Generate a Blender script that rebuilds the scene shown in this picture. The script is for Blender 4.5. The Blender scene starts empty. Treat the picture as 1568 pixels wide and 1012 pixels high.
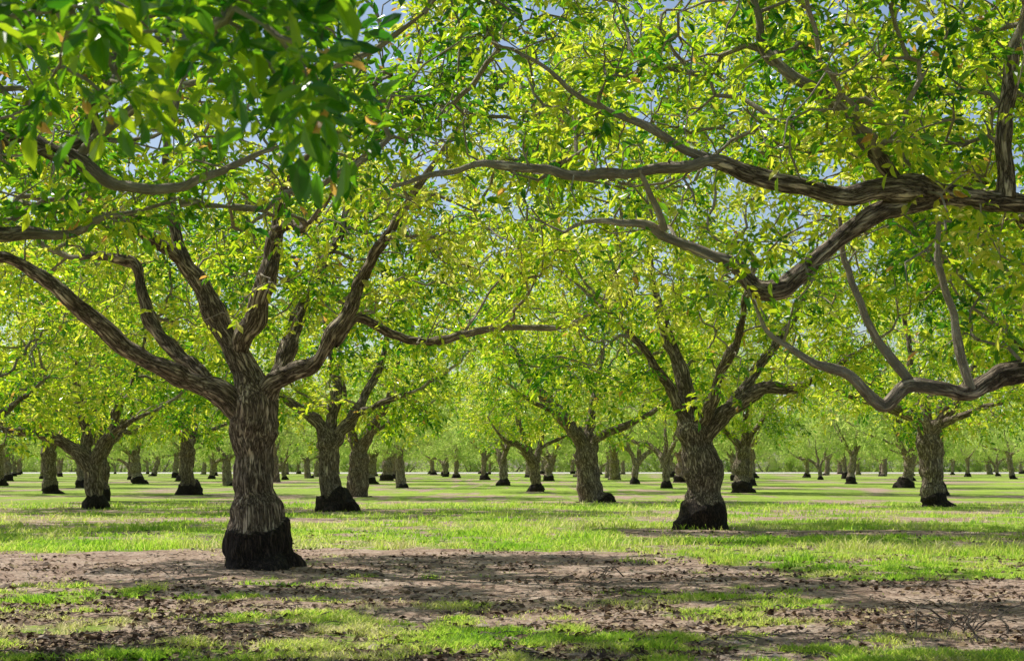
import bpy, math, time
import numpy as np
from mathutils import Vector
T0=time.time()
rng=np.random.default_rng(11)
scene=bpy.context.scene
UP=np.array([0,0,1.0])

# ---------------------------------------------------------------- noise
def _h(ix,iy,iz,seed):
    h=(ix*73856093 ^ iy*19349663 ^ iz*83492791 ^ (seed*2654435761))&0xffffffff
    h=((h^(h>>13))*1274126177)&0xffffffff
    h=(h^(h>>16))
    h=((h)*668265263)&0xffffffff
    return (h^(h>>15))/4294967296.0
def vnoise(p,seed=0):
    p=np.asarray(p,float); f=np.floor(p); i=f.astype(np.int64); t=p-f; t=t*t*(3-2*t)
    r=0
    for a in (0,1):
        wa=t[:,0] if a else 1-t[:,0]
        for b in (0,1):
            wb=t[:,1] if b else 1-t[:,1]
            for c in (0,1):
                wc=t[:,2] if c else 1-t[:,2]
                r=r+wa*wb*wc*_h(i[:,0]+a,i[:,1]+b,i[:,2]+c,seed)
    return r
def fbm(p,o=3,seed=0):
    s=0;a=1;n=0
    for k in range(o):
        s=s+a*vnoise(p*(2.03**k)+k*17.3,seed+k); n+=a; a*=.5
    return s/n
def nrm(v):
    return v/np.maximum(np.linalg.norm(v,axis=-1,keepdims=True),1e-9)
def sm(a,b,x): t=np.clip((x-a)/(b-a),0,1); return t*t*(3-2*t)

# sun direction (towards the sun)
_az=np.array([-.66,.52]); _az/=np.linalg.norm(_az); EL=math.radians(55)
SUN=np.array([_az[0]*math.cos(EL),_az[1]*math.cos(EL),math.sin(EL)])
# openings in the canopy: where the orchard floor gets direct sun (x, y, rx, ry) in metres
OPEN=[(2.2,14.2,2.7,1.0),(-6.5,25.0,3.4,1.5),(-1.6,18.9,1.7,.5),(4.6,12.0,1.3,.5),(-3.4,15.6,1.9,.65),(1.9,20.6,1.6,.55),(-1.2,12.4,1.2,.45),(5.5,17.0,1.5,.5),(-6.5,18.0,1.4,.5),(4.2,22.8,2.0,.6),(-4.2,13.0,.9,.4)]
def shaded(pw):
    g=pw[:,:2]-SUN[:2]/SUN[2]*pw[:,2:3]
    j=1.5*(fbm(np.stack([g[:,0]*1.7,g[:,1]*1.7,0*g[:,0]],1),2,66)-.5)
    k=np.ones(len(pw),bool)
    for x,y,a,b in OPEN:
        k&=((g[:,0]-x)/(a+.40))**2+((g[:,1]-y)/(b+.40))**2+j>1
    return k

# ---------------------------------------------------------------- mesh io
def make_mesh(name,V,F,attrs=None,smooth=False):
    V=np.ascontiguousarray(V,dtype=np.float32); F=np.ascontiguousarray(F,dtype=np.int32)
    m=bpy.data.meshes.new(name); k=F.shape[1]
    m.vertices.add(len(V)); m.vertices.foreach_set('co',V.ravel())
    m.loops.add(F.size); m.loops.foreach_set('vertex_index',F.ravel())
    m.polygons.add(len(F)); m.polygons.foreach_set('loop_start',np.arange(0,F.size,k,dtype=np.int32))
    try: m.polygons.foreach_set('loop_total',np.full(len(F),k,dtype=np.int32))
    except Exception: pass
    m.polygons.foreach_set('use_smooth',np.full(len(F),smooth))
    for n,a in (attrs or {}).items():
        a=np.ascontiguousarray(a,dtype=np.float32)
        if a.ndim==1:
            at=m.attributes.new(n,'FLOAT','POINT'); at.data.foreach_set('value',a)
        else:
            at=m.attributes.new(n,'FLOAT_VECTOR','POINT'); at.data.foreach_set('vector',a.ravel())
    m.update(calc_edges=True)
    return m
def obj(name,data,parent=None,loc=None,mat=None):
    o=bpy.data.objects.new(name,data); scene.collection.objects.link(o)
    if parent: o.parent=parent
    if loc is not None: o.location=loc
    if mat is not None and data is not None and not data.materials: data.materials.append(mat)
    return o

# ---------------------------------------------------------------- materials
def newmat(n):
    m=bpy.data.materials.new(n); m.use_nodes=True; nt=m.node_tree; nt.nodes.clear()
    return m,nt,nt.nodes,nt.links
def ramp(N,stops,interp='LINEAR'):
    r=N.new('ShaderNodeValToRGB'); e=r.color_ramp.elements; r.color_ramp.interpolation=interp
    while len(e)<len(stops): e.new(.5)
    for k,(p,c) in enumerate(stops):
        e[k].position=p; e[k].color=(*c,1) if len(c)==3 else c
    return r
def leaf_material(name,dif,tra,mix=.55,attr='rnd',rough=.42,spec=.45):
    m,nt,N,L=newmat(name)
    a=N.new('ShaderNodeAttribute'); a.attribute_name=attr
    r1=ramp(N,dif); r2=ramp(N,tra)
    L.new(a.outputs['Fac'],r1.inputs[0]); L.new(a.outputs['Fac'],r2.inputs[0])
    p=N.new('ShaderNodeBsdfPrincipled'); p.inputs['Roughness'].default_value=rough
    p.inputs['Specular IOR Level'].default_value=spec
    t=N.new('ShaderNodeBsdfTranslucent'); mx=N.new('ShaderNodeMixShader'); mx.inputs[0].default_value=mix
    o=N.new('ShaderNodeOutputMaterial')
    L.new(r1.outputs[0],p.inputs['Base Color']); L.new(r2.outputs[0],t.inputs['Color'])
    L.new(p.outputs[0],mx.inputs[1]); L.new(t.outputs[0],mx.inputs[2]); L.new(mx.outputs[0],o.inputs[0])
    return m
LEAF=leaf_material('walnut_leaf',
  [(0,(.018,.080,.010)),(.35,(.055,.15,.014)),(.62,(.15,.25,.022)),(.92,(.28,.31,.055)),(1,(.28,.16,.05))],
  [(0,(.05,.25,.008)),(.28,(.27,.58,.012)),(.48,(.74,.93,.02)),(.74,(1,1,.07)),(.96,(1,.97,.30)),(1,(.85,.5,.10))],mix=.63,rough=.29,spec=1.0)
LEAF_HAZE_TINT=leaf_material('walnut_leaf_haze_tint',  # far leaves: air haze painted in as paler colours, no real atmosphere
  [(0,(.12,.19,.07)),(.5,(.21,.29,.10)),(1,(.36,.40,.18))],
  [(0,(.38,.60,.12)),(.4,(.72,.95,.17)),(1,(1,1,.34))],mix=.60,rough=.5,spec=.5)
GRASS=leaf_material('grass_blade',
  [(0,(.06,.15,.018)),(.45,(.15,.29,.03)),(.75,(.31,.38,.08)),(1,(.52,.47,.27))],
  [(0,(.25,.56,.03)),(.45,(.60,.92,.07)),(.75,(.92,.97,.20)),(1,(.86,.78,.42))],mix=.54,rough=.6,spec=.25)

def bark_material(name,lift):
    m,nt,N,L=newmat(name)
    a=N.new('ShaderNodeAttribute'); a.attribute_name='bc'
    rad=N.new('ShaderNodeAttribute'); rad.attribute_name='rad'
    mp=N.new('ShaderNodeMapping'); mp.inputs['Scale'].default_value=(18,18,2.8)
    L.new(a.outputs['Vector'],mp.inputs['Vector'])
    n1=N.new('ShaderNodeTexNoise'); n1.inputs['Scale'].default_value=1; n1.inputs['Detail'].default_value=5; n1.inputs['Roughness'].default_value=.66; n1.inputs['Distortion'].default_value=.35
    L.new(mp.outputs[0],n1.inputs['Vector'])
    sb=N.new('ShaderNodeMath'); sb.operation='SUBTRACT'; sb.inputs[1].default_value=.5; L.new(n1.outputs[0],sb.inputs[0])
    ab=N.new('ShaderNodeMath'); ab.operation='ABSOLUTE'; L.new(sb.outputs[0],ab.inputs[0])
    rid=ramp(N,[(.0,(0,0,0)),(.03,(.3,.3,.3)),(.12,(1,1,1))]); L.new(ab.outputs[0],rid.inputs[0])
    n2=N.new('ShaderNodeTexNoise'); n2.inputs['Scale'].default_value=2.6; n2.inputs['Detail'].default_value=7; n2.inputs['Roughness'].default_value=.7
    L.new(a.outputs['Vector'],n2.inputs['Vector'])
    f=lift
    c1=ramp(N,[(0,(.03*f,.023*f,.018*f)),(.45,(.18*f,.145*f,.11*f)),(1,(.40*f,.34*f,.27*f))]); L.new(rid.outputs[0],c1.inputs[0])
    c2=ramp(N,[(.3,(.48,.43,.39)),(.5,(.86,.82,.78)),(.68,(1.15,1.13,1.08))]); L.new(n2.outputs[0],c2.inputs[0])
    mul=N.new('ShaderNodeMix'); mul.data_type='RGBA'; mul.blend_type='MULTIPLY'; mul.inputs[0].default_value=1
    L.new(c1.outputs[0],mul.inputs[6]); L.new(c2.outputs[0],mul.inputs[7])
    mr=N.new('ShaderNodeMapRange'); mr.inputs[1].default_value=.03; mr.inputs[2].default_value=.075; L.new(rad.outputs['Fac'],mr.inputs[0])
    thin=ramp(N,[(.3,(.33,.27,.20)),(.5,(.48,.41,.32)),(.7,(.66,.60,.49))]); L.new(n2.outputs[0],thin.inputs[0])
    mx=N.new('ShaderNodeMix'); mx.data_type='RGBA'; L.new(mr.outputs[0],mx.inputs[0]); L.new(thin.outputs[0],mx.inputs[6]); L.new(mul.outputs[2],mx.inputs[7])
    cl=N.new('ShaderNodeAttribute'); cl.attribute_name='collar'
    ad=N.new('ShaderNodeMath'); ad.operation='MULTIPLY_ADD'; ad.inputs[1].default_value=.9; L.new(n2.outputs[0],ad.inputs[0]); L.new(cl.outputs['Fac'],ad.inputs[2])
    bk=N.new('ShaderNodeMapRange'); bk.inputs[1].default_value=.90; bk.inputs[2].default_value=1.30; L.new(ad.outputs[0],bk.inputs[0])
    blk=ramp(N,[(0,(.010,.008,.007)),(1,(.080,.057,.043))]); L.new(rid.outputs[0],blk.inputs[0])
    mb=N.new('ShaderNodeMix'); mb.data_type='RGBA'; L.new(bk.outputs[0],mb.inputs[0]); L.new(mx.outputs[2],mb.inputs[6]); L.new(blk.outputs[0],mb.inputs[7])
    b=N.new('ShaderNodeBump'); b.inputs['Strength'].default_value=.9; b.inputs['Distance'].default_value=.035; L.new(rid.outputs[0],b.inputs['Height'])
    p=N.new('ShaderNodeBsdfPrincipled'); p.inputs['Roughness'].default_value=.85; p.inputs['Specular IOR Level'].default_value=.2
    L.new(mb.outputs[2],p.inputs['Base Color']); L.new(b.outputs[0],p.inputs['Normal'])
    o=N.new('ShaderNodeOutputMaterial'); L.new(p.outputs[0],o.inputs[0])
    return m
BARK=bark_material('walnut_bark',1.6)
BARK_HAZE_TINT=bark_material('walnut_bark_haze_tint',2.1)  # far bark lightened to paint distance haze into its colour

# ---------------------------------------------------------------- tubes
def frames(P):
    n=len(P); T=np.zeros_like(P); T[1:-1]=P[2:]-P[:-2]; T[0]=P[1]-P[0]; T[-1]=P[-1]-P[-2]; T=nrm(T)
    u=np.cross(T[0],[0.31,0.92,.13])
    if np.linalg.norm(u)<.1: u=np.cross(T[0],[1,0,0])
    U=np.zeros_like(P); u/=np.linalg.norm(u); U[0]=u
    for i in range(1,n):
        u=u-T[i]*np.dot(u,T[i]); u/=max(np.linalg.norm(u),1e-9); U[i]=u
    return T,U,np.cross(T,U)
class Wood:
    def __init__(s): s.V=[];s.F=[];s.B=[];s.R=[];s.C=[];s.n=0
    def tube(s,P,R,sides,rough=0.0,root=False,seed=0,ch=.64):
        T,U,W=frames(P); n=len(P)
        th=np.linspace(0,2*np.pi,sides,endpoint=False); c=np.cos(th);q=np.sin(th)
        sl=np.concatenate([[0],np.cumsum(np.linalg.norm(np.diff(P,axis=0),axis=1))])+seed*3.7
        RR=np.repeat(R[:,None],sides,1)
        bc=np.stack([RR*c[None],RR*q[None],np.repeat(sl[:,None],sides,1)],-1)
        col=np.zeros((n,sides))
        if rough>0:
            q3=bc.reshape(-1,3)
            lump=fbm(q3*np.array([3.6,3.6,2.6])+seed,3,5).reshape(n,sides)-.5
            if root: lump=lump*np.where(P[:,2]<.75,.6,.8)[:,None]
            rid=fbm(q3*np.array([15,15,2.4])+seed,2,9).reshape(n,sides)
            rid=1-np.abs(rid-.5)*5
            RR=RR*(1+rough*2.0*lump)-rough*.16*rid*np.minimum(RR,.3)
        dz=np.zeros((n,sides))
        if root:
            f=np.clip(1-P[:,2]/.35,0,1)[:,None]**2
            RR=RR*(1+f*(.16*np.cos(5*th+seed)[None]+.13*np.cos(3*th+1.3*seed)[None]))
            jag=fbm(np.stack([c*2.2+seed,q*2.2,0*c],1),3,33)-.5
            wz=np.exp(-((P[:,2]-ch)/.14)**2)[:,None]
            dz=wz*jag[None]*.38
            if ch>0:
                zz=P[:,2][:,None]+0*RR; col=1-sm(ch-.05,ch+.07,zz)
        V=P[:,None]+RR[...,None]*(c[None,:,None]*U[:,None]+q[None,:,None]*W[:,None]); V[...,2]+=dz
        i=np.arange(n-1)[:,None]*sides; j=np.arange(sides)[None]; k=(j+1)%sides
        F=np.stack([i+j,i+k,i+sides+k,i+sides+j],-1).reshape(-1,4)+s.n
        s.V.append(V.reshape(-1,3)); s.F.append(F); s.B.append(bc.reshape(-1,3)); s.R.append(np.repeat(R,sides)); s.C.append(col.ravel()); s.n+=n*sides
    def mesh(s,name):
        return make_mesh(name,np.concatenate(s.V),np.concatenate(s.F),{'bc':np.concatenate(s.B),'rad':np.concatenate(s.R),'collar':np.concatenate(s.C)},True)

def resample(pts,step,wig=0.0,seed=0):
    A=np.array(pts,float); n=len(A); out=[]
    E=np.vstack([2*A[0]-A[1],A,2*A[-1]-A[-2]])
    for i in range(n-1):
        p0,p1,p2,p3=E[i],E[i+1],E[i+2],E[i+3]
        m=max(2,int(np.linalg.norm((p2-p1)[:3])/step)+1)
        t=np.linspace(0,1,m,endpoint=False)[:,None]
        out.append(.5*((2*p1)+(-p0+p2)*t+(2*p0-5*p1+4*p2-p3)*t*t+(-p0+3*p1-3*p2+p3)*t**3))
    out=np.vstack(out+[A[-1:]])
    if wig>0:
        s=np.arange(len(out))[:,None]*step; ramp_=np.minimum(1,s[:,0]/.5)
        for k in range(3):
            out[:,k]+=wig*2.2*(fbm(np.hstack([s*1.7,s*0+k*7.1+seed,s*0]),3,3)-.5)*ramp_
        out[:,3]*=1+.5*(fbm(np.hstack([s*2.6,s*0+31+seed,s*0]),2,4)-.42)*ramp_
    out[:,3]=np.maximum(out[:,3],.004)
    return out

# ---------------------------------------------------------------- leaves
def leaf_mesh(name,P,D,clump,size,r,nl=5,shade_tone=1.0):
    K=len(P); D=nrm(D); S=nrm(np.cross(D,UP)+r.normal(0,.2,(K,3))); Nn=np.cross(S,D)
    spec=[(1.0,0),(.74,1),(.74,-1),(.42,1),(.42,-1),(.15,1),(.15,-1)][:nl]
    sc=size*r.uniform(.6,1.3,K)[:,None]; VV=[];AA=[]
    for t,sd in spec:
        pos=P+D*sc*1.9*t; pos[:,2]-=(t*t*.28*sc[:,0])
        ang=math.radians(58)*sd*(1.1-.2*t)
        ld=nrm(D*math.cos(ang)+S*math.sin(ang)+r.normal(0,.3,(K,3))+np.array([0,0,-.32]))
        ln=Nn+r.normal(0,.7,(K,3)); ln=nrm(ln-ld*np.sum(ln*ld,1,keepdims=True)); lw=np.cross(ld,ln)
        l=sc*r.uniform(.7,1.2,(K,1))*(1.15 if sd==0 else .9); w=l*.46
        cup=ln*w*.2
        b=pos; tip=pos+ld*l; tip=tip-ln*l*.18
        v=np.stack([b,pos+ld*l*.33+lw*w*.47+cup,pos+ld*l*.72+lw*w*.36+cup*.6,tip,pos+ld*l*.72-lw*w*.36+cup*.6,pos+ld*l*.33-lw*w*.47+cup],1)
        VV.append(v.reshape(-1,3))
        a=np.clip(.5*clump+.5*r.random(K),0,1); a=np.clip((a-.5)*1.35+.5,0,1)*shade_tone; a=np.where(r.random(K)<.010,1,a*.95)  # tone multiplier: low values paint shade into the leaf colour
        AA.append(np.repeat(a,6))
    V=np.concatenate(VV);A=np.concatenate(AA); n=len(V)//6
    b=np.arange(n)[:,None]*6
    F=np.stack([b+np.array([[0,1,2,3]]),b+np.array([[0,3,4,5]])],1).reshape(-1,4)
    return make_mesh(name,V,F,{'rnd':A},False)

# ---------------------------------------------------------------- tree
LEAFCOUNT=0
def build_tree(name,limbs,attr,seed,nfol=9,size=.12,nl=5,hero=True,beta=.2,tip=.0085,forkz=1.7,shade_tone=1.0,ch=.64,bare=None):
    global LEAFCOUNT
    r=np.random.default_rng(seed); W=Wood()
    MX=60000; pos=np.zeros((MX,3));pl=np.full(MX,1e9);dr=np.zeros((MX,3));par=-np.ones(MX,int);rad=np.zeros(MX);fix=np.zeros(MX,bool);n=0
    for k,l in enumerate(limbs):
        rm=max(p[3] for p in l)
        q=resample(l,.05 if hero else .1,0.085 if k else .02,seed+k*3)
        P=q[:,:3];R=q[:,3]
        if hero: sides=72 if k==0 else (32 if rm>.1 else 14)
        else: sides=30 if k==0 else 10
        W.tube(P,R,sides,rough=.34 if rm>.06 else .2,root=(k==0),seed=k+seed,ch=ch)
        T=np.gradient(P,axis=0); T=nrm(T)
        if n:
            d=np.linalg.norm(pos[:n]-P[0],axis=1); j=int(np.argmin(d)); p0=pl[j] if pl[j]<1e8 else 0
        else: p0=0
        cum=np.concatenate([[0],np.cumsum(np.linalg.norm(np.diff(P,axis=0),axis=1))])
        m=len(P); pos[n:n+m]=P; dr[n:n+m]=T; rad[n:n+m]=R; fix[n:n+m]=True
        pp=p0+cum
        if k==0: pp=np.where(P[:,2]<forkz,1e9,pp-forkz)
        else: pp=np.where(cum<.35,1e9,pp)
        pl[n:n+m]=pp; n+=m
    okn=np.where(pl[:n]<1e8)[0]
    def order(A):
        dmin=np.array([np.min(np.linalg.norm(pos[okn]-a,axis=1)) for a in A])
        return A[np.argsort(dmin+r.uniform(0,.9,len(dmin)))]
    attr=order(attr); nleafy=len(attr)
    if bare is not None: attr=np.vstack([attr,bare])
    chains=[]
    for ia,a in enumerate(attr):
        c=np.linalg.norm(pos[:n]-a,axis=1)+beta*pl[:n]; j=int(np.argmin(c)); s=pos[j]; v=a-s; L=np.linalg.norm(v)
        if L<.12: continue
        k=max(3,int(L/.22)); k=min(k,40); t=np.linspace(0,1,k+1)[1:,None]
        d=nrm(dr[j]*.5+v/L*.55+UP*.12+r.normal(0,.30,3)); cp=s+d*L*.5+UP*L*.06
        P=(1-t)**2*s+2*t*(1-t)*cp+t*t*a
        P[:-1]+=r.normal(0,.030*min(L,1.4)+.018,(k,3))[:-1]
        if n+k>=MX: break
        pos[n:n+k]=P; full=np.vstack([s,P]); dd=np.diff(full,axis=0); dr[n:n+k]=nrm(dd)
        pl[n:n+k]=pl[j]+np.cumsum(np.linalg.norm(dd,axis=1)); par[n]=j; par[n+1:n+k]=np.arange(n,n+k-1)
        chains.append((j,n,k,ia<nleafy)); n+=k
    acc=np.zeros(n)
    for i in range(n-1,-1,-1):
        if fix[i]: continue
        if acc[i]==0: acc[i]=tip**2.3
        rad[i]=acc[i]**(1/2.3)
        if par[i]>=0: acc[par[i]]+=acc[i]
    BP=[];BD=[];BC=[]
    for (j,s,k,leafy) in chains:
        P=np.vstack([pos[j],pos[s:s+k]]); R=np.concatenate([[rad[s]],rad[s:s+k]])
        if fix[j]: R=np.minimum(R,rad[j]*.75); R[0]=min(R[0]*1.25,rad[j]*.8)
        R=R.copy(); R[-1]*=.4
        m=R.max(); sd=4 if m<.012 else (5 if m<.03 else 8)
        W.tube(P,R,sd,rough=.2 if m>.03 else 0,seed=(s%97))
        L=max(1,min(k,3)); nf=max(2,int(r.normal(nfol,nfol*.3)))
        if r.random()<.15: nf=2
        if not leafy: nf=1
        idx=s+k-1-r.integers(0,L,nf); f=r.random((nf,1))
        pr=np.where(idx>s,idx-1,s); q=pos[idx]*(1-f)+pos[pr]*f
        q[:max(1,nf//2)]=pos[s+k-1]
        d=nrm(dr[idx]*.7+r.normal(0,.75,(nf,3))+np.array([0,0,.05]))
        BP.append(q);BD.append(d);BC.append(np.full(nf,r.random()))
    BP=np.concatenate(BP);BD=np.concatenate(BD);BC=np.concatenate(BC)
    BC=np.clip(.4*BC+.6*np.clip((fbm(BP*.55+seed,2,21)-.5)*3+.5,0,1),0,1)
    wm=W.mesh(name+'_wood'); lm=leaf_mesh(name+'_foliage',BP,BD,BC,size,r,nl,shade_tone); LEAFCOUNT+=len(BP)*nl
    wm.materials.append(BARK); lm.materials.append(LEAF)
    return wm,lm

def crown(n,c,rr,seed,z0=3.9,slope=.16,thr=.50,inner=.45,nf=.5,fine=.50):
    r=np.random.default_rng(seed); c=np.array(c);rr=np.array(rr); out=[];tot=0
    while tot<n:
        p=r.uniform(-1,1,(4000,3)); rho=np.linalg.norm(p,axis=1)
        ang=np.arctan2(p[:,1],p[:,0]); lim=.84+.36*(fbm(np.stack([np.cos(ang)*1.7,np.sin(ang)*1.7,p[:,2]*1.5],1)+seed,2,seed)-.25)
        q=p*rr+c; rad=np.linalg.norm(p[:,:2]*rr[:2],axis=1)
        ok=(rho<lim)&((rho>inner)|(r.random(4000)<.35))
        ok&=q[:,2]>z0-slope*rad+1.5*(fbm(q*.7+seed,2,3)-.5)
        ok&=fbm(q*nf+seed*1.7,2,seed)>thr-.06*r.random(4000)
        ok&=vnoise(q*1.15+seed*2.3,seed+5)>fine-.08*r.random(4000)
        out.append(q[ok]); tot+=ok.sum()
    return np.concatenate(out)[:n]

def place(name,meshes,loc,rot=0,sc=1,parent=None,tilt=(0,0),haze_tint=False):
    e=bpy.data.objects.new(name,None); scene.collection.objects.link(e); e.empty_display_size=.5
    e.location=loc; e.rotation_euler=(tilt[0],tilt[1],rot); e.scale=(sc,)*3 if not hasattr(sc,'__len__') else sc
    if parent: e.parent=parent
    for m,nn,hm in zip(meshes,('trunk_and_limbs','foliage'),(BARK_HAZE_TINT,LEAF_HAZE_TINT)):
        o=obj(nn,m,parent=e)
        if haze_tint:
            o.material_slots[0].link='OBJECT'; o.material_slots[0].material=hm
    return e

# ---- main walnut (foreground left), local metres
L1=[
 [(0.04,0,-.12,.70),(0.04,0,0,.60),(0.02,0,.12,.50),(0,0,.35,.425),(-.02,0,.60,.395),(-.03,0,.66,.345),(-.05,0,.9,.325),(-.08,0,1.3,.315),(-.10,0,1.8,.31),(-.09,0,2.2,.33),(-.10,0,2.5,.30),(-.2,0,2.85,.21),(-.42,.05,3.3,.185),(-.72,.1,3.78,.16),(-1.02,.15,4.35,.15),(-1.28,.1,4.7,.12),(-1.5,.3,5.4,.09),(-1.7,.5,6.4,.06),(-1.6,.7,7.6,.035)],
 [(-.15,-.02,2.1,.17),(-.38,-.08,2.40,.17),(-.75,-.15,2.68,.15),(-1.25,-.3,2.92,.135),(-1.85,-.5,3.22,.13),(-2.4,-.7,3.68,.115),(-2.9,-.9,4.12,.105),(-3.4,-1.1,4.48,.095),(-4.0,-1.3,4.65,.08),(-4.8,-1.4,4.9,.06),(-5.7,-1.5,5.2,.03)],
 [(-.7,.1,2.62,.12),(-1.1,.35,3.0,.115),(-1.5,.6,3.35,.11),(-1.9,.8,3.85,.10),(-2.1,.9,4.4,.09),(-2.3,1.0,4.75,.085),(-2.8,1.1,4.88,.07),(-3.4,1.3,4.9,.05),(-4.3,1.6,5.4,.03)],
 [(-.36,.03,3.2,.12),(-.28,-.1,3.5,.15),(-.05,-.2,3.85,.15),(.12,-.3,4.35,.14),(.18,-.3,4.9,.12),(.22,-.3,5.4,.105),(.35,-.35,5.8,.09),(.75,-.5,6.25,.07),(1.4,-.7,6.55,.05),(2.1,-.9,7.2,.03)],
 [(-.1,0,2.35,.2),(.18,-.1,2.72,.16),(.5,-.25,2.95,.14),(.92,-.4,3.12,.125),(1.2,-.5,3.5,.11),(1.42,-.5,4.0,.10),(1.7,-.6,4.5,.085),(2.0,-.7,5.0,.07),(2.5,-.8,5.8,.055),(3.1,-1,6.6,.03)],
 [(1.15,-.45,3.35,.08),(1.55,-.2,3.75,.075),(2.0,.1,3.55,.07),(2.6,.2,3.45,.065),(3.3,.3,3.6,.055),(4.0,.4,3.7,.045),(4.8,.5,3.75,.03),(5.6,.6,4.2,.015)],
 [(-.05,.05,2.3,.16),(.15,.5,2.8,.14),(.3,1.2,3.6,.12),(.4,2.0,4.5,.10),(.8,3.0,5.6,.07),(1.0,3.8,6.8,.04)],
 [(.2,-.3,5.1,.07),(.5,-.5,5.15,.075),(.75,-.8,5.05,.06),(1.3,-1.5,5.5,.045),(2.0,-2.6,6.0,.03)],
 [(-1.25,.12,4.6,.08),(-1.5,-.2,4.85,.085),(-1.9,-.8,5.1,.07),(-2.6,-1.8,5.8,.05),(-3.0,-2.8,6.4,.03)],
]
P1=np.array([-3.84,21.8,0])
A1=crown(1650,(0.1,0.4,7.0),(6.9,5.7,4.0),3,z0=4.0,slope=.2,thr=.47,fine=.47)
r1=np.random.default_rng(4)
e1=np.stack([r1.uniform(1.6,5.6,90),r1.uniform(-1.5,1.5,90),r1.uniform(3.3,4.8,90)],1)
A1=np.vstack([A1,e1]); A1=A1[shaded(A1+P1)]; print('A1',len(A1))
B1=crown(420,(0.1,0.2,6.0),(5.8,5.0,3.0),303,z0=3.8,slope=.12,thr=.3,fine=.2,inner=.2)
M1=build_tree('walnut_a',L1,A1,101,nfol=9,size=.128,bare=B1)
place('walnut_tree',M1,tuple(P1))
print('t1',time.time()-T0)

# ---- right foreground walnut: trunk just outside the frame
b=np.array([8.3,14.4,0])
def rel(l): return [(x-b[0],y-b[1],z,r) for x,y,z,r in l]
LR=[rel(l) for l in [
 [(8.3,14.4,-.1,.6),(8.3,14.4,.1,.5),(8.3,14.4,.55,.43),(8.28,14.4,.66,.36),(8.2,14.4,1.2,.33),(8.15,14.4,1.7,.33),(8.3,14.6,2.3,.25),(8.6,15,3.3,.2),(8.8,15.5,4.5,.16),(9,16,6,.1),(9.2,16.3,8,.05)],
 [(8.15,14.4,1.6,.22),(7.6,14.3,2.5,.17),(7.0,14.2,3.3,.15),(6.5,14.1,3.8,.14),(6.02,14,3.97,.13),(5.4,13.8,4.06,.12),(4.86,13.5,4.05,.115),(4.22,13.2,4.01,.11),(3.5,13,4.07,.105),(3.02,13,3.99,.10),(2.46,12.9,4.13,.085),(1.92,12.8,4.29,.068),(1.51,12.8,4.44,.045),(1.03,12.8,4.65,.034),(.56,12.8,4.94,.024),(0,12.7,5.3,.015)],
 [(2.05,12.85,4.25,.05),(1.75,12.75,4.26,.055),(1.15,12.8,4.15,.05),(.68,12.8,4.10,.05),(.21,12.8,4.16,.042),(-.26,12.8,4.20,.033),(-.73,12.8,4.14,.024),(-1.08,12.8,4.0,.012)],
 [(3.95,13.15,4.0,.08),(3.7,13.1,3.93,.08),(3.34,13.1,3.84,.08),(2.98,13.1,3.60,.08),(2.74,13.1,3.33,.09),(2.53,13.1,3.17,.085),(2.29,13.1,3.16,.07),(2.08,13.1,3.36,.06),(1.72,13.1,3.56,.053),(1.36,13.1,3.71,.038),(.88,13,3.77,.025),(.52,13,3.62,.014)],
 [(1.42,13.1,3.7,.035),(1.30,12.95,3.93,.035),(1.19,12.8,4.18,.025)],
 [(3.62,13,4.02,.075),(3.46,13,4.3,.075),(3.26,13,4.57,.06),(3.02,13,4.87,.055),(2.66,13,5.11,.05),(2.36,13,5.41,.042),(2.24,13,5.8,.035),(2.0,13,6.6,.02)],
 [(4.72,13.4,4.05,.08),(4.71,13.4,4.5,.078),(4.70,13.4,4.97,.07),(4.82,13.4,5.4,.06),(4.96,13.4,5.9,.05),(5.2,13.2,7.2,.03)],
 [(8.15,14.4,1.5,.2),(7.6,14.3,2.1,.15),(6.9,14.15,2.6,.125),(6.02,14,2.75,.115),(5.4,13.8,2.62,.105),(4.86,13.5,2.43,.105),(4.5,13.4,2.31,.105),(4.25,13.3,2.19,.10),(3.97,13.2,2.24,.08),(3.67,13.2,2.32,.07),(3.43,13.2,2.12,.052),(3.13,13.1,2.35,.043),(2.78,13,2.51,.036),(2.42,13,2.66,.028),(2.24,13,2.95,.016)],
 [(3.69,13.2,2.3,.05),(3.45,13.2,2.68,.042),(3.28,13.2,3.05,.036),(3.13,13.2,3.47,.03),(3.04,13.2,3.8,.022)],
 [(4.3,13.3,2.22,.04),(4.18,13.3,2.8,.036),(4.10,13.3,3.29,.03),(4.07,13.3,3.8,.022)],
 [(8.1,14.3,1.6,.2),(7.6,13.6,2.5,.15),(6.9,12.4,3.6,.12),(6.1,11.0,4.7,.09),(5.5,9.8,6,.05)],
 [(8.1,14.4,1.6,.2),(7.5,15.4,2.8,.15),(6.6,16.6,4.0,.12),(5.5,17.6,5.3,.08),(4.5,18.4,6.6,.04)],
]]
AR=crown(1450,(-2.9,-.1,6.2),(6.9,5.2,3.0),8,z0=3.8,slope=.03,thr=.46,fine=.47)
r5=np.random.default_rng(77)
ex=np.stack([r5.uniform(1.8,5.0,70),r5.uniform(12.4,14.2,70),r5.uniform(2.5,3.8,70)],1)-b
ex=ex[(ex[:,2]>2.75)|(r5.random(70)<.3)]
ex2=np.stack([r5.uniform(2.6,7.5,190),r5.uniform(13.5,18.5,190),r5.uniform(5.0,7.4,190)],1)-b
AR=np.vstack([AR,ex]); AR=AR[shaded(AR+b)]; AR=np.vstack([AR,ex2]); print('AR',len(AR))
BR=crown(420,(-3.6,-.6,5.2),(6.4,3.5,2.6),606,z0=3.0,slope=0,thr=.3,fine=.2,inner=.1)
MR=build_tree('walnut_b',LR,AR,202,nfol=9,size=.120,bare=BR)
place('walnut_tree',MR,tuple(b))
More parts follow.
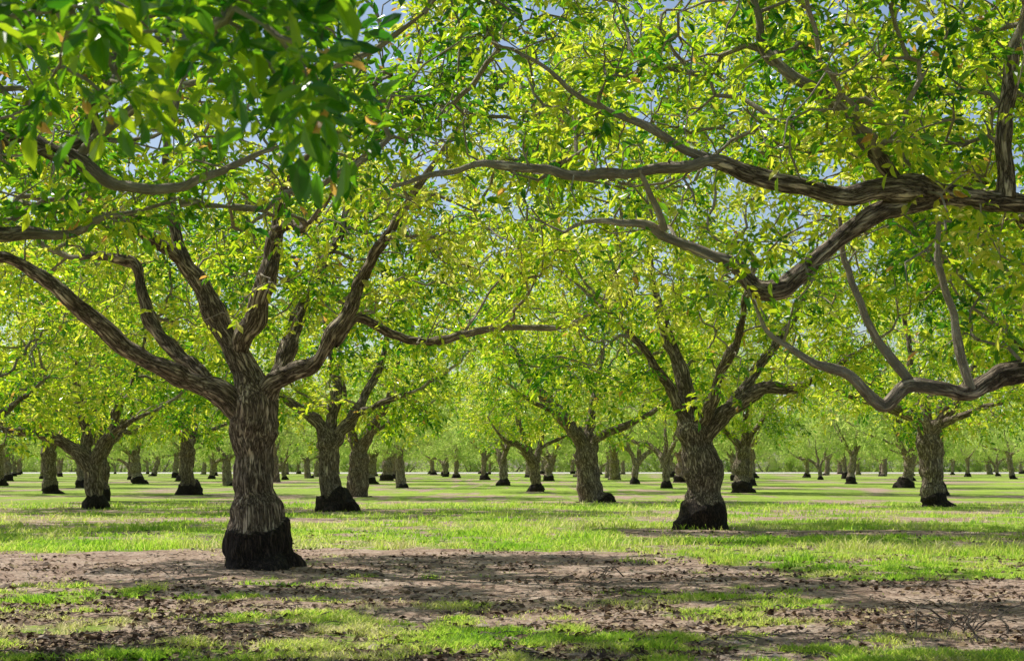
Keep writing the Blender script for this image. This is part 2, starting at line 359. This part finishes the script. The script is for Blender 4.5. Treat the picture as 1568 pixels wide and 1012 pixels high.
print('tR',time.time()-T0)

# ---- left foreground walnut, trunk outside the frame
b2=np.array([-6.6,11.2,0])
def rel2(l): return [(x-b2[0],y-b2[1],z,r) for x,y,z,r in l]
LL=[rel2(l) for l in [
 [(-6.6,11.2,-.1,.6),(-6.6,11.2,.1,.5),(-6.6,11.2,.6,.42),(-6.6,11.2,.67,.34),(-6.6,11.2,1.2,.3),(-6.5,11.2,1.9,.3),(-6.6,11.3,2.6,.22),(-6.9,11.6,3.8,.17),(-7,11.8,5.4,.1),(-7,12,7.6,.05)],
 [(-6.5,11.2,1.8,.2),(-6,11.4,2.9,.15),(-5.2,11.7,3.9,.10),(-4.32,12,4.25,.075),(-3.77,12,4.09,.065),(-3.27,12,3.87,.05),(-2.94,12,3.84,.04),(-2.5,12,4.0,.034),(-2.1,12,4.2,.026),(-1.5,12,4.5,.015)],
 [(-6.5,11.2,1.8,.2),(-5.9,11.5,2.6,.13),(-5.1,11.9,3.3,.08),(-4.32,12.2,3.5,.06),(-3.9,12.3,3.52,.045),(-3.5,12.3,3.7,.03),(-3.0,12.3,3.8,.015)],
 [(-6.5,11.2,1.8,.2),(-5.9,10.2,2.9,.14),(-5.0,8.9,3.7,.10),(-4.0,7.7,4.0,.07),(-3.0,6.6,3.9,.04),(-2.2,5.9,3.6,.025),(-1.6,5.4,3.3,.014)],
 [(-5.2,11.7,3.85,.09),(-4.6,11.4,4.6,.08),(-3.8,11,5.1,.06),(-2.6,10.6,5.3,.04),(-1.4,10.2,5.5,.025)],
 [(-3.77,12,4.09,.045),(-3.4,11.9,4.4,.04),(-2.8,11.8,4.7,.03),(-2.2,11.6,4.75,.015)],
]]
AL=crown(1350,(1.4,-.2,6.4),(6.3,5.8,3.4),15,z0=3.7,slope=.03,thr=.46,fine=.44)
kx=r5.uniform(-2.1,-.55,75); ky=r5.uniform(4.6,6.2,75); kz=r5.uniform(2.75,3.6,75)
kk=kz>2.95-(.28*((kx>-1.0)&(kx<-.6)))
ex=np.stack([kx,ky,kz],1)[kk]-b2
AL=AL[shaded(AL+b2)]; AL=np.vstack([AL,ex]); print('AL',len(AL))
BL=crown(250,(2.0,0,5.4),(5.4,4.5,2.4),909,z0=3.6,slope=0,thr=.3,fine=.2,inner=.1)
ML=build_tree('walnut_c',LL,AL,303,nfol=8,size=.115,shade_tone=.68,bare=BL)  # leaf colours darkened here to stand in for shade under the crown
place('walnut_tree',ML,tuple(b2))
print('tL',time.time()-T0)

# ---- mid distance trees
L2=[
 [(-.05,0,-.1,.72),(-.05,0,0,.66),(0,0,.3,.58),(.02,0,.62,.52),(.02,0,.72,.46),(.02,0,1.1,.43),(-.1,0,1.9,.44),(-.25,0,2.5,.42),(-.35,0,2.9,.28),(-.42,0,3.4,.22),(-.55,.1,4.0,.18),(-.9,.2,5.0,.14),(-1.2,.3,6.5,.08),(-1.2,.3,8.5,.04)],
 [(-.1,0,2.0,.3),(.25,-.1,2.5,.26),(.7,-.2,2.95,.2),(1.35,-.4,3.35,.16),(2.3,-.6,3.5,.12),(3.3,-.8,4.0,.07),(4.5,-1,4.8,.03)],
 [(.6,-.15,2.85,.15),(1.1,.3,3.5,.14),(1.7,.7,4.2,.12),(2.6,1.1,5.4,.08),(3.2,1.4,7,.04)],
 [(-.3,0,2.5,.2),(-.9,-.3,3.5,.13),(-1.6,-.8,4.5,.09),(-2.6,-1.2,5.4,.06),(-3.6,-1.4,6.2,.03)],
 [(-.2,0,2.4,.2),(-.2,1.0,3.4,.15),(-.5,2.3,4.6,.1),(-.4,3.6,6,.05)],
 [(-.1,0,2.4,.2),(.3,-1.1,3.6,.13),(.6,-2.4,4.8,.09),(.7,-3.6,6,.05)]]
A2=crown(1500,(0,0,7.9),(7.4,6.2,6.0),21,z0=3.6,slope=.17,thr=.46,fine=.45)
M2=build_tree('walnut_d',L2,A2,404,nfol=8,size=.16,hero=False)
place('walnut_tree',M2,(4.69,35.1,0))
L4=[
 [(.1,0,-.1,.80),(.1,0,0,.72),(0,0,.3,.60),(-.08,0,.8,.54),(-.15,0,1.5,.50),(-.25,0,2.1,.48),(-.5,0,2.7,.36),(-1.0,0,3.35,.3),(-1.75,0,4.2,.24),(-2.5,0,5.1,.19),(-3.2,.2,6.3,.12),(-3.6,.3,8,.05)],
 [(-.1,0,1.9,.34),(.15,-.1,2.6,.25),(.8,-.2,3.0,.2),(1.6,-.4,3.3,.14),(2.8,-.8,4.0,.08),(4,-1,4.9,.03)],
 [(-.15,0,2.0,.3),(-.05,.3,3.0,.24),(.1,.5,4.2,.18),(.4,.6,5.6,.12),(.7,.6,7.5,.06)],
 [(-.9,0,3.2,.18),(-1.6,-.9,3.8,.12),(-2.8,-1.8,4.4,.07),(-4,-2.4,5.2,.03)]]
A4=crown(850,(-.3,0,7.1),(6.9,6.3,5.3),31,z0=3.3,slope=.27)
M4=build_tree('walnut_e',L4,A4,505,nfol=6,size=.20,hero=False,ch=.12)
place('walnut_tree',M4,(3.42,61.6,0))
L3=[
 [(0,0,-.1,.70),(0,0,0,.62),(-.02,0,.2,.52),(-.05,0,.38,.47),(-.06,0,.48,.42),(-.12,0,1.4,.40),(-.2,0,2.2,.42),(-.3,0,2.9,.34),(-.5,0,3.3,.24),(-1.0,-.2,3.5,.2),(-1.8,-.4,3.75,.17),(-2.6,-.6,4.0,.14),(-3.6,-.8,4.3,.08),(-4.8,-1,5,.04)],
 [(-.2,0,2.6,.28),(.3,0,3.2,.22),(.8,.1,3.8,.18),(1.5,.2,4.9,.13),(2.2,.3,6.5,.07)],
 [(-.2,0,2.7,.25),(-.2,.4,3.8,.2),(-.5,.8,5.2,.14),(-.7,1,7.4,.07)],
 [(.3,0,3.1,.16),(1.2,-.8,3.6,.12),(2.6,-1.4,4,.07),(4.2,-1.8,4.7,.03)]]
A3=crown(850,(0,0,7.3),(6.8,6.3,5.4),41,z0=3.9,slope=.27)
M3=build_tree('walnut_f',L3,A3,606,nfol=6,size=.20,hero=False,ch=.44)
place('walnut_tree',M3,(16.1,54.5,0))
L5=[
 [(.1,0,-.1,.78),(.1,0,0,.70),(.05,0,.3,.56),(0,0,.6,.46),(-.05,0,.68,.39),(-.15,0,1.4,.36),(-.15,0,2.1,.39),(-.3,0,2.7,.28),(-.65,0,3.1,.2),(-1.2,-.1,3.5,.15),(-2.1,-.3,4.1,.1),(-3.4,-.5,4.8,.05)],
 [(-.15,0,2.1,.28),(.2,0,2.7,.22),(.6,.1,3.2,.2),(1.0,.2,3.8,.17),(1.5,.4,5,.12),(2,.6,7,.06)],
 [(-.15,0,2.1,.3),(-.1,.2,3.0,.22),(0,.3,4.4,.17),(-.3,.3,6,.1),(-.3,.4,8,.05)],
 [(.5,0,3.1,.14),(1.6,-.7,3.6,.1),(3,-1.2,4.1,.06),(4.4,-1.5,5,.03)]]
A5=crown(850,(0,0,7.2),(6.8,6.3,5.3),51,z0=3.6,slope=.28)
M5=build_tree('walnut_g',L5,A5,707,nfol=6,size=.20,hero=False)
place('walnut_tree',M5,(-6.1,48.8,0))
L6=[
 [(0,0,-.1,.55),(0,0,0,.50),(0,0,.25,.43),(0,0,.44,.38),(-.03,0,.54,.33),(-.1,0,1.2,.32),(-.35,0,1.75,.32),(-.8,0,2.1,.25),(-1.4,-.1,2.5,.21),(-2.2,-.2,2.75,.17),(-3.3,-.4,2.85,.13),(-4.4,-.6,3.4,.07),(-5.4,-.7,4.2,.03)],
 [(-.15,0,1.5,.24),(.12,0,2.1,.2),(.45,0,2.8,.18),(.75,.1,3.7,.15),(1.3,.2,5,.1),(1.8,.3,7,.05)],
 [(-.35,0,1.8,.2),(-.5,.3,2.8,.18),(-.9,.6,4.2,.13),(-1,.7,6,.07)],
 [(.3,0,2.5,.13),(1.3,-.7,3.1,.1),(2.6,-1.2,3.6,.06),(4,-1.5,4.6,.03)]]
A6=crown(850,(-.2,0,6.9),(6.8,6.3,5.0),61,z0=3.3,slope=.28)
M6=build_tree('walnut_h',L6,A6,808,nfol=6,size=.20,hero=False,ch=.50)
place('walnut_tree',M6,(-15.1,51.9,0))
print('mid',time.time()-T0)
VAR=[M2,M4,M3,M5,M6]
near=[(M6,1.5,88,.9,1.05),(M4,-7.9,72.6,2.4,.98),(M5,-17.6,77.8,1.3,1.0),(M3,-26.1,81,.6,.95),(M2,13.5,84,2.0,1),(M5,22.5,76,4.0,1.02),(M2,14.6,32.0,3.6,1.08)]
taken=[(-3.84,21.8),(8.3,14.4),(-6.6,11.2),(4.69,35.1),(3.42,61.6),(16.1,54.5),(-6.1,48.8),(-15.1,51.9)]
for m,x,y,rt,s in near:
    place('walnut_tree',m,(x,y,0),rt,s); taken.append((x,y))
far=bpy.data.objects.new('distant_orchard_trees',None); scene.collection.objects.link(far)
av=np.array([9.0,13.3]); bv=np.array([-2.1,26.8]); og=np.array([-3.84,21.8]); rl=np.random.default_rng(5); cnt=0
for i in range(-40,41):
    for j in range(-30,31):
        p=og+i*av+j*bv+rl.normal(0,1.3,2)
        if p[1]<24 or p[1]>325: continue
        if abs(p[0])>p[1]*.36+16: continue
        if min(math.hypot(p[0]-t[0],p[1]-t[1]) for t in taken)<11.5: continue
        m=VAR[rl.integers(0,5)]; s=rl.uniform(.80,1.12); sx=s*rl.uniform(.72,1.12)
        tl=(rl.normal(0,.07),rl.normal(0,.07))
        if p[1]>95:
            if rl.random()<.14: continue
            place('orchard_tree',m,(p[0],p[1],0),rl.uniform(0,6.28),(sx,sx,s),parent=far,tilt=tl,haze_tint=True)
        else: place('walnut_tree',m,(p[0],p[1],0),rl.uniform(0,6.28),(sx,sx,s),tilt=tl)
        cnt+=1
for k in range(62):
    x=-215+k*6.9+rl.normal(0,1.5)
    place('belt_tree',VAR[rl.integers(1,5)],(x,430+rl.uniform(-5,5),-5),rl.uniform(0,6.28),rl.uniform(1.2,1.6),parent=far,haze_tint=True)
print('trees',cnt,'leaves',LEAFCOUNT,time.time()-T0)

# ---------------------------------------------------------------- ground
def grassmask(x,y):
    q=np.stack([x,y,np.zeros_like(x)],1)
    n=fbm(q*np.array([.35,.7,1])+3.1,3,40)*.5+fbm(q*np.array([1.8,2.8,1]),3,50)*.5-.5
    wob=2.6*(fbm(q*np.array([.25,.3,1])+9,2,60)-.5)+1.0*(fbm(q*np.array([1.5,1.5,1])+9,2,61)-.5)
    d=y+wob
    bias=.24*sm(24.2,27.2,d)-.34*(1-sm(24.2,27.2,d))
    pr=sm(1.0,4.5,x)*sm(18.5,20.5,d)*(1-sm(25,26.5,d)); bias=bias+pr*.44
    bias=np.where((d>31.4)&(d<34.4)&(x>2.5),-.22,bias)
    fl=.10-.34*sm(-.8,1.4,x); k=1-sm(16.6,18.2,d); bias=bias*(1-k)+fl*k
    k=1-sm(12.0,12.9,d); bias=bias*(1-k)+(.09-.06*sm(1,3,x))*k
    for yy in (42,49,62,75,88,115,142): bias=np.where(np.abs(d-yy+1)<1.5,bias-.32,bias)
    return np.clip((n*2.2+bias)*2.4+.5,0,1)
def hgt(x,y):
    q=np.stack([x,y,np.zeros_like(x)],1); f=np.clip(1-(y-30)/40,0,1)
    return f*(.07*(fbm(q*.5,2,70)-.5)+.055*(fbm(q*3.0,3,71)-.5))
def axis(lo,hi,fine,ext0,ext1,g=1.08):
    c=list(np.arange(lo,hi,fine)); s=fine; v=c[-1]
    while v<ext1: s*=g; v+=s; c.append(v)
    s=fine; v=c[0]; pre=[]
    while v>ext0: s*=g; v-=s; pre.append(v)
    return np.array(pre[::-1]+c)
X=axis(-9,9,.08,-900,900); Y=axis(10,30,.07,-60,1600)
GX,GY=np.meshgrid(X,Y); gx=GX.ravel();gy=GY.ravel()
V=np.stack([gx,gy,hgt(gx,gy)],1); nx=len(X);ny=len(Y)
i=np.arange(ny-1)[:,None]*nx; j=np.arange(nx-1)[None]
F=np.stack([i+j,i+j+1,i+nx+j+1,i+nx+j],-1).reshape(-1,4)
gm=make_mesh('ground',V,F,{'grass':grassmask(gx,gy)},True)
m,nt,N,L=newmat('orchard_floor')
tc=N.new('ShaderNodeTexCoord'); at=N.new('ShaderNodeAttribute'); at.attribute_name='grass'
def noise(sc,det=6,rough=.6):
    n=N.new('ShaderNodeTexNoise'); n.inputs['Scale'].default_value=sc; n.inputs['Detail'].default_value=det; n.inputs['Roughness'].default_value=rough
    L.new(tc.outputs['Object'],n.inputs['Vector']); return n
n1=noise(1.3,8,.65); n2=noise(14,6,.7); n3=noise(5,6,.6); n4=noise(.16,5,.6)
s1=ramp(N,[(.3,(.26,.17,.125)),(.5,(.50,.36,.275)),(.7,(.70,.56,.45))]); L.new(n1.outputs[0],s1.inputs[0])
s2=ramp(N,[(.35,(.32,.28,.26)),(.55,(1,1,1))]); L.new(n2.outputs[0],s2.inputs[0])
sm_=N.new('ShaderNodeMix'); sm_.data_type='RGBA'; sm_.blend_type='MULTIPLY'; sm_.inputs[0].default_value=.9; L.new(s1.outputs[0],sm_.inputs[6]); L.new(s2.outputs[0],sm_.inputs[7])
g1=ramp(N,[(.25,(.12,.22,.03)),(.5,(.30,.45,.06)),(.75,(.55,.60,.18))]); L.new(n3.outputs[0],g1.inputs[0])
g2=ramp(N,[(.35,(.62,.66,.6)),(.6,(1.15,1.06,1.0))]); L.new(n4.outputs[0],g2.inputs[0])
gm_=N.new('ShaderNodeMix'); gm_.data_type='RGBA'; gm_.blend_type='MULTIPLY'; gm_.inputs[0].default_value=1; L.new(g1.outputs[0],gm_.inputs[6]); L.new(g2.outputs[0],gm_.inputs[7])
ad=N.new('ShaderNodeMath'); ad.operation='ADD'; L.new(at.outputs['Fac'],ad.inputs[0])
n2c=N.new('ShaderNodeMath'); n2c.operation='MULTIPLY_ADD'; n2c.inputs[1].default_value=1.9; n2c.inputs[2].default_value=-1.0; L.new(n2.outputs[0],n2c.inputs[0]); L.new(n2c.outputs[0],ad.inputs[1])
cr=ramp(N,[(.40,(0,0,0)),(.85,(1,1,1))]); L.new(ad.outputs[0],cr.inputs[0])
mx=N.new('ShaderNodeMix'); mx.data_type='RGBA'; L.new(cr.outputs[0],mx.inputs[0]); L.new(sm_.outputs[2],mx.inputs[6]); L.new(gm_.outputs[2],mx.inputs[7])
bp=N.new('ShaderNodeBump'); bp.inputs['Strength'].default_value=.9; bp.inputs['Distance'].default_value=.06; L.new(n2.outputs[0],bp.inputs['Height'])
p=N.new('ShaderNodeBsdfPrincipled'); p.inputs['Roughness'].default_value=.95; p.inputs['Specular IOR Level'].default_value=.1
L.new(mx.outputs[2],p.inputs['Base Color']); L.new(bp.outputs[0],p.inputs['Normal'])
o=N.new('ShaderNodeOutputMaterial'); L.new(p.outputs[0],o.inputs[0])
obj('ground',gm,mat=m)

rm,nt,N,L=newmat('pale_gravel'); p=N.new('ShaderNodeBsdfPrincipled'); n=N.new('ShaderNodeTexNoise'); n.inputs['Scale'].default_value=.6
c=ramp(N,[(.3,(.50,.46,.40)),(.7,(.70,.66,.58))]); L.new(n.outputs[0],c.inputs[0]); L.new(c.outputs[0],p.inputs['Base Color']); p.inputs['Roughness'].default_value=.9
o=N.new('ShaderNodeOutputMaterial'); L.new(p.outputs[0],o.inputs[0])
xs=np.linspace(-400,400,41)
V=np.concatenate([np.stack([xs,335+xs*.01,np.full(41,.03)],1),np.stack([xs,400+xs*.01,np.full(41,.03)],1)]); k=np.arange(40)
obj('farm_road',make_mesh('farm_road',V,np.stack([k,k+1,k+42,k+41],1)),mat=rm)

# ---------------------------------------------------------------- grass
rg=np.random.default_rng(9)
def grass_mesh(NB,d0,d1,hs,ws):
    d=1/(rg.uniform(1/d1,1/d0,NB)); x=rg.uniform(-.40,.40,NB)*d
    q=np.stack([x,d,np.zeros(NB)],1); tu=fbm(q*np.array([3.4,3.4,1]),2,81)
    g=grassmask(x,d); keep=rg.random(NB)<(g**1.4)*np.clip((tu-.40)*5,.06,1); x=x[keep];d=d[keep];tu=tu[keep];g=g[keep]; n=len(x)
    weed=fbm(np.stack([x*.5,d*1.1,0*x],1)+4,2,95)
    z=hgt(x,d); h=hs*rg.uniform(.4,1.4,n)*(.3+1.4*tu)*np.where(d>25.5,1.2,.9)*(.5+.5*g)*(1+1.4*sm(.58,.72,weed)*(d>22))
    az=rg.uniform(0,6.283,n); w=ws*(.5+d/22)*rg.uniform(.7,1.3,n); lean=h*rg.uniform(.3,1.5,n); la=rg.uniform(0,6.283,n)
    B=np.stack([x,d,z-.005],1); wv=np.stack([np.cos(az),np.sin(az),0*az],1)*w[:,None]/2
    top=B+np.stack([np.cos(la)*lean,np.sin(la)*lean,h],1); mid=B+np.stack([np.cos(la)*lean*.35,np.sin(la)*lean*.35,h*.6],1)
    V=np.stack([B-wv,B+wv,mid+wv*.75,mid-wv*.75,top],1).reshape(-1,3)
    b_=np.arange(n)[:,None]*5
    F=np.concatenate([b_+np.array([[0,1,2]]),b_+np.array([[0,2,3]]),b_+np.array([[3,2,4]])])
    a=np.repeat(np.clip(rg.random(n)*.5+1.4*fbm(np.stack([x,d,0*x],1)*.7,3,90)-.38+.3*(1-g),0,1),5)
    return make_mesh('grass',V,F,{'rnd':a})
obj('grass',grass_mesh(580000,10.3,60,.058,.010),mat=GRASS)
print('grass',time.time()-T0)

# clods on the bare soil
nc=12000; d=1/(rg.uniform(1/30,1/10.5,nc)); x=rg.uniform(-.4,.4,nc)*d; g=grassmask(x,d); k=rg.random(nc)>g*.8; x=x[k];d=d[k];n=len(x)
base=np.array([[1,0,0],[0,1,0],[-1,0,0],[0,-1,0],[0,0,1],[0,0,-1]],float)
s=rg.gamma(1.4,.007,n)+.005
V=(base[None]*rg.uniform(.55,1.3,(n,6,1))*np.stack([s*1.5,s*1.3,s*.6],1)[:,None]); an=rg.uniform(0,6.28,n); c_,s_=np.cos(an)[:,None],np.sin(an)[:,None]
V=np.stack([V[...,0]*c_-V[...,1]*s_,V[...,0]*s_+V[...,1]*c_,V[...,2]],-1)+np.stack([x,d,hgt(x,d)+s*.15],1)[:,None]
ft=np.array([[0,1,4],[1,2,4],[2,3,4],[3,0,4],[1,0,5],[2,1,5],[3,2,5],[0,3,5]])
def earthy(name,stops):
    cm,nt,N,L=newmat(name); p=N.new('ShaderNodeBsdfPrincipled'); a=N.new('ShaderNodeAttribute'); a.attribute_name='rnd'
    c=ramp(N,stops); L.new(a.outputs['Fac'],c.inputs[0]); L.new(c.outputs[0],p.inputs['Base Color']); p.inputs['Roughness'].default_value=.9
    o=N.new('ShaderNodeOutputMaterial'); L.new(p.outputs[0],o.inputs[0]); return cm
obj('soil_clods',make_mesh('soil_clods',V.reshape(-1,3),(np.arange(n)[:,None,None]*6+ft[None]).reshape(-1,3),{'rnd':np.repeat(rg.random(n),6)}),
    mat=earthy('clod',[(0,(.09,.06,.04)),(.5,(.26,.18,.13)),(1,(.48,.38,.3))]))
# fallen leaves
nc=26000; d=1/(rg.uniform(1/34,1/10.5,nc)); x=rg.uniform(-.4,.4,nc)*d; lit=fbm(np.stack([x,d*1.5,0*x],1)*.8,3,120); k=rg.random(nc)<np.clip((lit-.42)*5,.08,1); x=x[k];d=d[k];n=len(x)
P=np.stack([x,d,hgt(x,d)+.012],1); a1=rg.uniform(0,6.28,n); ld=np.stack([np.cos(a1),np.sin(a1),rg.normal(0,.3,n)],1); lw=nrm(np.cross(ld,UP+rg.normal(0,.4,(n,3)))); l=rg.uniform(.04,.11,n)[:,None]; w=l*.3
V=np.stack([P-ld*l/2,P+lw*w+np.array([0,0,.008]),P+ld*l/2,P-lw*w+np.array([0,0,.008])],1).reshape(-1,3)
obj('leaf_litter',make_mesh('leaf_litter',V,np.arange(n)[:,None]*4+np.array([[0,1,2,3]]),{'rnd':np.repeat(rg.random(n),4)}),
    mat=earthy('dry_leaf',[(0,(.04,.025,.015)),(.5,(.12,.07,.04)),(.85,(.28,.19,.10)),(1,(.45,.36,.2))]))

# fallen brushwood
STICK,nt,N,L=newmat('dead_stick'); p=N.new('ShaderNodeBsdfPrincipled'); n_=N.new('ShaderNodeTexNoise'); n_.inputs['Scale'].default_value=12
c=ramp(N,[(.3,(.06,.045,.035)),(.7,(.2,.16,.12))]); L.new(n_.outputs[0],c.inputs[0]); L.new(c.outputs[0],p.inputs['Base Color']); p.inputs['Roughness'].default_value=.9
o=N.new('ShaderNodeOutputMaterial'); L.new(p.outputs[0],o.inputs[0])
def brush(name,cx,cy,n,R,H,seed):
    r=np.random.default_rng(seed); W=Wood()
    for k in range(n):
        a=r.uniform(0,6.28); c0=np.array([cx,cy,0])+np.append(r.normal(0,R*.35,2),.02); L=r.uniform(.4,1)*R
        e=c0+np.array([math.cos(a)*L,math.sin(a)*L*.6,r.uniform(.02,H)])
        P=np.array([c0*(1-t)+e*t+np.array([0,0,.06*math.sin(t*3.1)])+r.normal(0,.012,3) for t in np.linspace(0,1,7)])
        W.tube(P,np.linspace(r.uniform(.005,.013),.0025,7),5,seed=k)
        for q in range(3):
            i0=r.integers(2,6); s=P[i0]; v=nrm(P[-1]-P[0])+r.normal(0,.6,3); v[2]=abs(v[2])*.5
            Q=np.array([s+v*t*.25*R+r.normal(0,.006,3) for t in np.linspace(0,1,4)]); W.tube(Q,np.linspace(.004,.0015,4),4,seed=q)
    obj(name,W.mesh(name),mat=STICK)
brush('fallen_branches',4.0,13.2,18,.7,.30,1)
brush('fallen_branches',-4.6,20.3,7,.5,.08,2)
brush('fallen_branches',1.4,19.6,4,.4,.14,3)
brush('fallen_branches',4.9,17.8,5,.5,.10,4)
W=Wood(); r=np.random.default_rng(55)
for k in range(420):
    d=1/r.uniform(1/26,1/10.8); x=r.uniform(-.38,.38)*d; a=r.uniform(0,6.28); L_=r.uniform(.08,.5); h0=float(hgt(np.array([x]),np.array([d]))[0])+.012
    P=np.array([[x+math.cos(a)*L_*t,d+math.sin(a)*L_*t,h0+.02*math.sin(t*3.1)] for t in np.linspace(0,1,5)])+r.normal(0,.008,(5,3))
    W.tube(P,np.linspace(r.uniform(.004,.010),.0025,5),4,seed=k)
obj('twig_litter',W.mesh('twig_litter'),mat=STICK)

# ---------------------------------------------------------------- light
sv=Vector(tuple(SUN))
sd=bpy.data.lights.new('sun','SUN'); sd.energy=5; sd.angle=math.radians(.5); sd.color=(1,.97,.89)
so=bpy.data.objects.new('sun',sd); scene.collection.objects.link(so); so.rotation_euler=(-sv).to_track_quat('-Z','Y').to_euler(); so.location=(0,0,30)
w=bpy.data.worlds.new('World'); scene.world=w; w.use_nodes=True; nt=w.node_tree
bg=nt.nodes['Background']; sk=nt.nodes.new('ShaderNodeTexSky'); sk.sky_type='NISHITA'; sk.sun_disc=False; sk.sun_elevation=EL; sk.sun_rotation=math.atan2(sv.x,sv.y)
sk.dust_density=1.5
nt.links.new(sk.outputs[0],bg.inputs[0]); bg.inputs[1].default_value=.125

cd=bpy.data.cameras.new('camera'); co=bpy.data.objects.new('camera',cd); scene.collection.objects.link(co); scene.camera=co
cd.lens=50; cd.sensor_width=36; cd.clip_end=3000; cd.clip_start=.1
co.location=(0,0,1.5); co.rotation_euler=(math.radians(90+5.48),0,0)
cd.dof.use_dof=True; cd.dof.focus_distance=22; cd.dof.aperture_fstop=5.0
scene.view_settings.view_transform='Standard'; scene.view_settings.look='None'; scene.view_settings.exposure=0
print('done',time.time()-T0)
